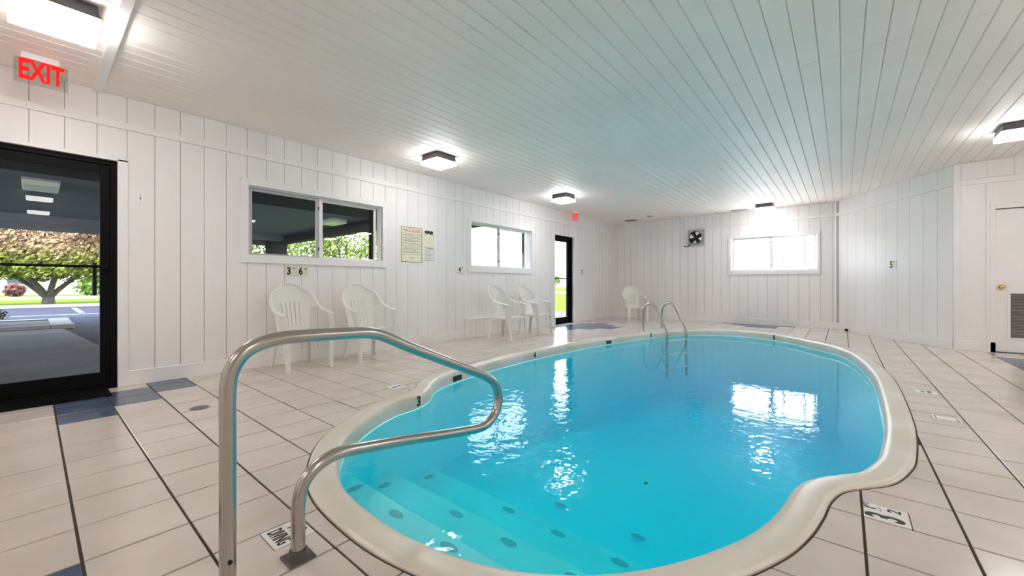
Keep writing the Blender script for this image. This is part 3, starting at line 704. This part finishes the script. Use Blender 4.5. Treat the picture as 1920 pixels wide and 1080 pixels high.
# ceiling vents
for (x, y, w, d, lab) in ((10.82, 4.62, .26, .30, 'grey ceiling vent grille near the far left corner'), (10.44, 3.95, .12, .12, 'tiny dark ceiling vent between the grille and the wall fan'), (10.98, 1.95, .10, .34, 'narrow dark ceiling slot vent left of the far ceiling light')):
    v_ = tag(MB().box(-w/2, w/2, -d/2, d/2, -.012, 0).build('ceiling_vent', M['vent'], bevel=.002), lab, 'vent', None); v_.location = (x, y, HC-.0005)
    MB().box(-w/2+.02, w/2-.02, -d/2+.02, d/2-.02, -.0135, -.012).build('grille', M['pvent'], v_)
    for k in range(int((d-.05)/.03)): MB().box(-w/2+.02, w/2-.02, -d/2+.03+k*.03, -d/2+.04+k*.03, -.016, -.0135).build('slat', M['vent'], v_)

# ------------------------------------------------------------------ stainless handrail
hr = thing('grab_rail', 'bent stainless steel grab rail standing at the shallow steps in front', 'handrail', (0, 0, 0))
pts = [(.398, .0), (.398, .25), (.398, .493), (.398, .63), (.408, .705), (.447, .763), (.516, .790), (.60, .796), (.76, .791), (.875, .784), (.941, .769), (1.02, .733), (1.124, .684), (1.421, .553), (1.57, .487),
       (1.655, .431), (1.692, .35), (1.676, .275), (1.62, .226), (1.542, .211), (1.40, .230), (1.262, .252), (1.05, .289), (.887, .313), (.79, .327), (.725, .325), (.665, .300), (.626, .255), (.612, .19), (.611, .10), (.611, .0)]
MB().tube(catmull([(x, 1.505, z) for x, z in pts], 5), .0235, 20).build('tube', M['steel'], hr, smooth=True)
for x in (.398, .611):
    b = MB().box(x-.045, x+.045, 1.46, 1.55, .0015, .010).build('base_plate', M['bronze'], hr, bevel=.003)
    MB().cyl((x, 1.505), .036, .010, .034, 20, .029).build('collar', M['bronze'], b, smooth=True)
MB().tube([(.398-.0, 1.482, .11), (.398, 1.478, .11)], .007, 10).build('set_screw', M['darkmetal'], hr, smooth=True)
# ------------------------------------------------------------------ pool ladder
ld = thing('pool_ladder', 'pair of curved stainless ladder rails with treads at the far pool edge', 'ladder')
uu = Vector((-.46, -.888)); path = [(0, .0), (0, .2), (0, .338), (.012, .42), (.052, .50), (.125, .562), (.215, .586), (.30, .573), (.375, .52), (.45, .405), (.525, .28), (.60, .16), (.645, .08), (.672, .0), (.675, -.15), (.675, -.5), (.675, -.85)]
bases = (Vector((8.263, 3.257)), Vector((8.767, 3.045)))
for bpt in bases:
    rl_ = MB().tube(catmull([(bpt.x+uu.x*s, bpt.y+uu.y*s, z) for s, z in path], 4), .0225, 16).build('rail', M['steel'], ld, smooth=True)
    MB().cyl((bpt.x, bpt.y), .045, .001, .022, 18, .032).build('flange', M['steel'], rl_, smooth=True)
for z in (-.13, -.40, -.67):
    a = bases[0]+uu*.675; b = bases[1]+uu*.675; t = (b-a).normalized(); nn_ = Vector((-t.y, t.x))
    P = [a+nn_*.04, a-nn_*.04, b-nn_*.04, b+nn_*.04]
    MB().prism([(p.x, p.y) for p in P], z-.012, z+.012).build('tread', M['plastic'], ld, bevel=.004)

# ------------------------------------------------------------------ resin armchairs
def sheet(grid, th, holes=()):
    """grid[i][j] points -> thin solid; holes = set of (i, j) quads left out"""
    ni, nj = len(grid), len(grid[0]); P = [[Vector(p) for p in r] for r in grid]
    N = [[None]*nj for _ in range(ni)]
    for i in range(ni):
        for j in range(nj):
            a = P[min(i+1, ni-1)][j]-P[max(i-1, 0)][j]; b = P[i][min(j+1, nj-1)]-P[i][max(j-1, 0)]; N[i][j] = a.cross(b).normalized()
    mb = MB(); idx = lambda i, j, s: (i*nj+j)*2+s
    vs = []
    for i in range(ni):
        for j in range(nj): vs += [P[i][j]+N[i][j]*th/2, P[i][j]-N[i][j]*th/2]
    fs = []; q = {(i, j) for i in range(ni-1) for j in range(nj-1)}-set(holes)
    for i, j in q:
        fs.append((idx(i, j, 0), idx(i+1, j, 0), idx(i+1, j+1, 0), idx(i, j+1, 0))); fs.append((idx(i, j, 1), idx(i, j+1, 1), idx(i+1, j+1, 1), idx(i+1, j, 1)))
        for (di, dj), (a, b) in {(-1, 0): ((i, j), (i, j+1)), (1, 0): ((i+1, j+1), (i+1, j)), (0, -1): ((i+1, j), (i, j)), (0, 1): ((i, j+1), (i+1, j+1))}.items():
            if (i+di, j+dj) not in q: fs.append((idx(*a, 0), idx(*b, 0), idx(*b, 1), idx(*a, 1)))
    mb.add(vs, fs); return mb
def interp(tab, t):
    for (a, va), (b, vb) in zip(tab, tab[1:]):
        if t <= b: f = (t-a)/(b-a) if b > a else 0; f = f*f*(3-2*f) if False else f; return va+(vb-va)*f
    return tab[-1][1]
def make_chair():
    r = empty('resin_armchair'); pl = M['plastic']
    # seat: dished sheet with a rolled front edge
    g = []
    for i in range(11):
        f = i/10; y = -.235+f*.42; row = []
        for j in range(13):
            s = j/6-1; w = .235-.045*f; z = .425-.03*f-.012*(1-s*s)-(.03*(1-f/.12)**2 if f < .12 else 0)-(.018*(abs(s)-.85)/.15 if abs(s) > .85 else 0); row.append((s*w, y, z))
        g.append(row)
    sh = sheet(g, .006); sh.build('seat', pl, r, smooth=True)
    ap_ = MB()
    ap_.box(-.215, .215, -.236, -.230, .375, .412); ap_.box(-.205, -.199, -.22, .15, .365, .40); ap_.box(.199, .205, -.22, .15, .365, .40); ap_.box(-.18, .18, .165, .171, .35, .39)
    ap_.build('seat_apron', pl, r, bevel=.002)
    # backrest: reclined curved sheet, rounded top, vertical slots
    NI, NJ = 22, 34; g = []
    for i in range(NI+1):
        v = i/NI; row = []
        wv = interp([(0, .185), (.35, .200), (.6, .225), (.8, .245), (.92, .215), (1, .135)], v)
        for j in range(NJ+1):
            s = 2*j/NJ-1; x = s*wv
            drop = .0+.055*(s*s)*(v**3)*1.2
            z = .385+v*.595-drop
            y = .175+v*.155-interp([(0, .01), (.5, .045), (1, .10)], v)*s*s*(wv/.24)
            row.append((x, y, z))
        g.append(row)
    holes = set()
    for k, jc in enumerate((8, 12, 16, 20, 24)):
        for i in range(3, 14): holes.add((i, jc+(1 if i > 20 else 0)))
    sheet(g, .006, holes).build('backrest', pl, r, smooth=True)
    # arms: one rolled rim on each side from the crown of the back down and forward to the arm tip
    for s in (-1, 1):
        path = [(.0, .322, .985), (.085, .312, .972), (.165, .272, .928), (.228, .228, .865), (.258, .178, .795), (.272, .11, .725), (.279, .03, .680), (.282, -.07, .658), (.280, -.16, .645), (.274, -.222, .628)]
        pts = catmull([(s*x, y, z) for x, y, z in path], 4); rings = []
        for i, p in enumerate(pts):
            t = (pts[min(i+1, len(pts)-1)]-pts[max(i-1, 0)]).normalized(); f = i/(len(pts)-1)
            hx = Vector((s*min(1, f*2.2), 0, max(0, 1-f*2.2)*.6)); hx = hx if hx.length > .1 else Vector((0, 0, 1)); a = (hx-t*hx.dot(t)).normalized(); b = t.cross(a)
            w = .010+.018*min(1, max(0, f-.25)*2.2); h = .009
            rings.append([p+a*math.cos(q*math.pi/5)*w+b*math.sin(q*math.pi/5)*h for q in range(10)])
        MB().loft(rings).build('arm', pl, r, smooth=True)
        # wing: sheet joining the upper edge of the back to the rim, and a lower web behind the hand hole
        def edge(v):
            wv = interp([(0, .185), (.35, .200), (.6, .225), (.8, .245), (.92, .215), (1, .135)], v)
            return Vector((s*wv*.99, .175+v*.155-interp([(0, .01), (.5, .045), (1, .10)], v)*(wv/.24), .385+v*.595-.066*v**3))
        gw = []
        for k in range(11):
            e = edge(1-.48*k/10); q = pts[int(3+k*1.75)]; gw.append([e.lerp(q, f) for f in (0, .35, .7, 1)])
        sheet(gw, .006).build('side_wing', pl, r, smooth=True)
        # front leg: angled channel section that widens upwards
        lg_ = MB()
        def chan(x, y, z, w, d):
            return [(s*(x-w), y, z), (s*x, y, z), (s*x, y+d, z), (s*(x-.006), y+d, z), (s*(x-.006), y+.006, z), (s*(x-w), y+.006, z)]
        rr = [chan(.262, -.262, 0, .040, .036), chan(.268, -.252, .22, .048, .042), chan(.275, -.240, .42, .056, .075), chan(.284, -.232, .55, .036, .11), chan(.288, -.226, .634, .024, .14)]
        if s < 0: rr = [q[::-1] for q in rr]
        lg_.loft(rr); lg_.build('leg', pl, r, bevel=.0)
        lb = MB()
        def ch2(x, y, z, w, d):
            return [(s*(x-w), y, z), (s*(x-w), y-.006, z), (s*(x-.006), y-.006, z), (s*(x-.006), y-d, z), (s*x, y-d, z), (s*x, y, z)]
        rr = [ch2(.230, .262, 0, .036, .034), ch2(.215, .232, .2, .042, .040), ch2(.200, .200, .41, .05, .05)]
        if s > 0: rr = [q[::-1] for q in rr]
        lb.loft(rr[::-1] if False else rr); lb.build('leg', pl, r)
    return r
C0 = make_chair(); first = True
chairs = [(2.03, 4.935, .03, 1.0, 'white resin armchair under the first window, nearest the entrance door'),
          (2.85, 4.84, -.02, 1.0, 'white resin armchair under the first window, second from the entrance door'),
          (5.42, 4.62, .12, .98, 'white resin armchair before the low access box, left of a pair'),
          (6.36, 4.70, .10, .97, 'white resin armchair right of the pair before the second window'),
          (10.22, 4.26, -.80, .94, 'lone white resin armchair in the far corner by the pool ladder')]
for x, y, a, s, lab in chairs:
    o = C0 if first else copy_tree(C0); first = False
    o.location = (x, y, .0005); o.rotation_euler = (0, 0, a); o.scale = (1, 1, s); tag(o, lab, 'chair', 'white resin armchairs')

# ------------------------------------------------------------------ outdoors
MB().box(-60, 140, 5.5, 160, -.20, -.10).build('ground', M['grass'], kind='structure')
MB().box(-60, 7.6, 5.46, 27.5, -.10, -.06).build('parking_lot', M['asphalt'], kind='structure')
MB().prism([(-14, 5.46), (.95, 5.46), (.45, 13.9), (-14, 13.9)], -.06, -.03).build('entrance_walk', M['concrete'], kind='structure')
MB().box(7.75, 12.6, 5.46, 8.4, -.10, -.04).build('side_walk', M['concrete'], kind='structure')
MB().box(-60, 60, 27.5, 27.9, -.10, .06).build('far_kerb', M['kerb'], kind='structure')
b = MB().box(-30, 30, -3, 3, -.10, -.075); b.xf(Matrix.Translation((42, 27, 0)) @ Matrix.Rotation(math.radians(122.5), 4, 'Z')); b.build('road', M['kerb'], kind='structure')
MB().box(-50, 40, 44, 52, -.10, -.06).build('far_lane', M['kerb'], kind='structure')
pk = tag(MB().box(-5, 9, 20.4, 20.55, -.06, -.056).build('parking_line', M['paint']), 'long white painted line across the parking lot outside the entrance', 'road marking')
pk2 = tag(MB().prism([(1.1, 21.5), (1.25, 21.5), (1.25, 26.0), (1.1, 26.0)], -.06, -.056).build('parking_line', M['paint']), 'short white stall line on the parking lot near the tree', 'road marking')
bed = thing('planting_bed', 'mulched planting bed with a white kerb outside the entrance door', 'planter', (-3, 15.2, 0))
MB().box(-6, 3.28, -1.15, 1.15, -.06, .02).build('mulch', M['mulch'], bed)
kb_ = MB()
for q in cut((-6, 3.65, -1.3, 1.5), [(-7, 3.28, -1.12, 1.12)]): kb_.box(q[0], q[1], q[2], q[3], -.06, .05)
kb_.build('kerb', M['kerb'], bed, bevel=.02)
def leaves(n, c, rad, size, mb=None, rnd=R, shell=.45):
    mb = mb or MB()
    for _ in range(n):
        while True:
            d = Vector((rnd.gauss(0, 1), rnd.gauss(0, 1), rnd.gauss(0, 1)))
            if d.length > .1: break
        d.normalize(); k = (shell+(1-shell)*rnd.random())
        wob = 1+.13*math.sin(d.x*7+d.y*5+c[0])+.10*math.sin(d.z*9+d.x*4)
        p = Vector((c[0]+d.x*rad[0]*k*wob, c[1]+d.y*rad[1]*k*wob, c[2]+d.z*rad[2]*k*wob))
        a = Vector((rnd.gauss(0, 1), rnd.gauss(0, 1), rnd.gauss(0, 1))).normalized(); b_ = a.orthogonal().normalized(); s = size*(.6+.8*rnd.random())
        c_ = a.cross(b_)
        mb.add([p-b_*s, p+c_*s*.45, p+b_*s, p-c_*s*.45], [(0, 1, 2, 3)])
    return mb
def tree(name, lab, loc, trunk_r, trunk_h, crowns, m, n, size, stems=5, spread=1.2, group='trees outside'):
    t = thing(name, lab, 'tree', loc, 0, group); rnd = random.Random(int(loc[0]*13+loc[1]))
    tm = MB(); tm.tube([(0, 0, -.1), (0, 0, trunk_h*.3), (.05, 0, trunk_h*.5)], [trunk_r*1.2, trunk_r, trunk_r*.9], 10)
    for k in range(stems):
        a = k*2*math.pi/stems+.4; ex, ey = math.cos(a)*spread, math.sin(a)*spread
        tm.tube(catmull([(0, 0, trunk_h*.25), (ex*.25, ey*.25, trunk_h*.7), (ex*.7, ey*.7, trunk_h*1.3), (ex*1.3, ey*1.3, trunk_h*2.0)], 3), [trunk_r*.62*(1-.07*q) for q in range(10)], 8)
    tm.build('trunk', M['bark'], t, smooth=True)
    lm = MB()
    for (c, rad, w) in crowns: leaves(int(n*w), c, rad, size, lm, rnd)
    lm.build('foliage', m, t, kind='stuff')
    return t
tree('lawn_tree', 'broad tree with tan and green leaves on the lawn outside the entrance door', (.55, 31.6, -.1), .23, 1.2,
     [((0, 0, 4.2), (5.2, 4.4, 2.7), 1), ((-3.2, 0, 3.2), (3.6, 3, 1.9), .5), ((3.3, .5, 3.0), (3.4, 3, 1.7), .45), ((0, -1, 2.35), (4.2, 3, 1.15), .45)], M['crown'], 22000, .10, 7, 1.7)
tree('bright_tree', 'bright green tree seen through the right pane of the first window', (17.5, 33, -.1), .3, 2.2,
     [((0, 0, 5.4), (4.6, 4.2, 3.9), 1), ((-2.5, 1, 5.0), (3, 3, 3), .4)], M['leafg'], 6000, .15)
tree('young_tree', 'green tree seen through the left pane of the first window', (14.6, 47, -.1), .3, 2.2, [((0, 0, 4.6), (4.4, 4, 3.2), 1)], M['leafd'], 4000, .2)
tree('distant_tree', 'small distant tree across the lawn through the far glass door', (72, 48, -.1), .12, .8, [((0, 0, 2.0), (1.9, 1.9, 1.1), 1)], M['leafd'], 900, .18, 4, .3)
for k, (x, y, m, s, lab, cat) in enumerate([(-3.3, 45.0, 'leafd', 1.2, 'green bush at the left of the lawn near the white building', 'bush'), (-.95, 54.5, 'leafr', .6, 'red leaved shrub against the white building', 'bush'),
        (7.6, 54, 'leafd', 1.9, 'tall green bush right of the lawn tree', 'bush'), (3.6, 55, 'leafd', 1.1, 'green bush behind the lawn tree trunk', 'bush')]):
    bsh = thing('bush', lab, cat, (x, y, -.1), 0, 'bushes outside')
    leaves(700, (0, 0, s*.9), (s, s, s), .16, None, R).build('foliage', M[m], bsh, kind='stuff')
    MB().tube([(0, 0, -.05), (0, 0, s*.9)], .08, 8).build('stem', M['bark'], bsh)
for x, y, m, s, lab in ((-.62, 15.5, 'leafp', .20, 'low purple flowering plant in the bed outside the door'), (-.75, 15.0, 'leafd', .22, 'low green plant beside the purple one in the bed'), (-1.9, 15.6, 'leafd', .24, 'green plant at the left of the planting bed')):
    bsh = thing('bedding_plant', lab, 'plant', (x, y, .021), 0, 'plants in the bed')
    leaves(260, (0, 0, s*1.05), (s*1.3, s, s*.8), .05, None, R, .1).build('foliage', M[m], bsh, kind='stuff'); MB().tube([(0, 0, .0), (0, 0, s*.9)], .012, 6).build('stem', M['bark'], bsh)
# white building across the lawn
wb_ = thing('white_building', 'long low white building across the lawn outside', 'building', (2, 62, -.1))
MB().box(-34, 24, 0, 8, 0, 3.0).build('wall', M['stucco'], wb_)
MB().add([(-35, -.8, 3.0), (25, -.8, 3.0), (25, 8.8, 3.0), (-35, 8.8, 3.0), (-35, 4, 5.0), (25, 4, 5.0)], [(0, 1, 5, 4), (2, 3, 4, 5), (1, 2, 5), (3, 0, 4), (3, 2, 1, 0)]).build('roof', M['roof'], wb_)
for k in range(8):
    x = -30+k*6.6; w_ = MB().box(x, x+1.5, -.04, .05, 1.0, 2.2).build('window', M['trim'], wb_); MB().box(x+.08, x+1.42, -.06, -.041, 1.08, 2.12).build('pane', M['glassdark'], w_)
# porte-cochere outside the left wall
pc = thing('portico', 'flat grey boarded canopy roof over the entrance drive outside', 'canopy', (0, 0, 0))
MB().box(-14, 6.0, YL+.13, 17.0, 2.95, 3.25).build('roof', M['dsoffit'], pc)
sf = MB(); y = 6.52
while y < 15.4: sf.box(-13.9, 5.75, y, y+.19, 2.70, 2.72); y += .2
sf.build('soffit_boards', M['soffit'], pc, kind='stuff')
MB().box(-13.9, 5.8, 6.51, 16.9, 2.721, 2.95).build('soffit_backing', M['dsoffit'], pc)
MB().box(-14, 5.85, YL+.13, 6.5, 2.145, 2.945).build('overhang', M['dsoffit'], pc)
MB().box(-14, 6.0, 15.4, 15.6, 2.52, 2.95).build('inner_beam', M['soffit'], pc)
MB().box(-14, 6.05, 16.7, 17.0, 2.45, 2.95).build('fascia', M['soffit'], pc)
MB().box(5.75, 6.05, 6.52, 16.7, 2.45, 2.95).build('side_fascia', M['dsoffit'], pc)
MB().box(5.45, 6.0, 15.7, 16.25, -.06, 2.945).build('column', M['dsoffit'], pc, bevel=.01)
for x, y, lab in ((.10, 10.4, 'pale rectangular lamp on the canopy soffit seen through the entrance door'), (5.15, 10.5, 'pale rectangular lamp on the canopy soffit seen through the first window')):
    l_ = tag(MB().box(-.20, .20, -.35, .35, -.11, 0).build('canopy_lamp', M['ptile'], bevel=.01), lab, 'canopy lamp', 'canopy lamps'); l_.location = (x, y, 2.699)
    MB().box(-.21, .21, -.36, .36, -.035, 0).build('housing', M['alum'], l_)
# wing wall and post beside the far glass door, yard lamp
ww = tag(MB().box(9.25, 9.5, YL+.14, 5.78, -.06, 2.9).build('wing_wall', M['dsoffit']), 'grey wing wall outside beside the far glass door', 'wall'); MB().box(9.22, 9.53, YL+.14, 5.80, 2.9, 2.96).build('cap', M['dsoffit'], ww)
lp = thing('yard_lamp', 'thin pole lamp outside seen through the second window', 'lamp post', (30, 25.6, -.1))
MB().tube([(0, 0, 0), (0, 0, 7.0)], .07, 8).build('pole', M['alum'], lp); MB().ball((0, 0, 6.2), .3, 10, 6, (1, 1, .6)).build('lamp_head', M['alum'], lp, smooth=True)

# a small leaf afloat on the water
lf_ = tag(MB().loft([[(.016*math.cos(a*math.pi/4)*k, .009*math.sin(a*math.pi/4)*k, h) for a in range(8)] for k, h in ((.3, 0), (1, .002), (.2, .004))]).build('floating_leaf', M['bark']), 'tiny dark leaf floating in the middle of the pool', 'leaf'); lf_.location = (2.13, .825, WZ+.001)
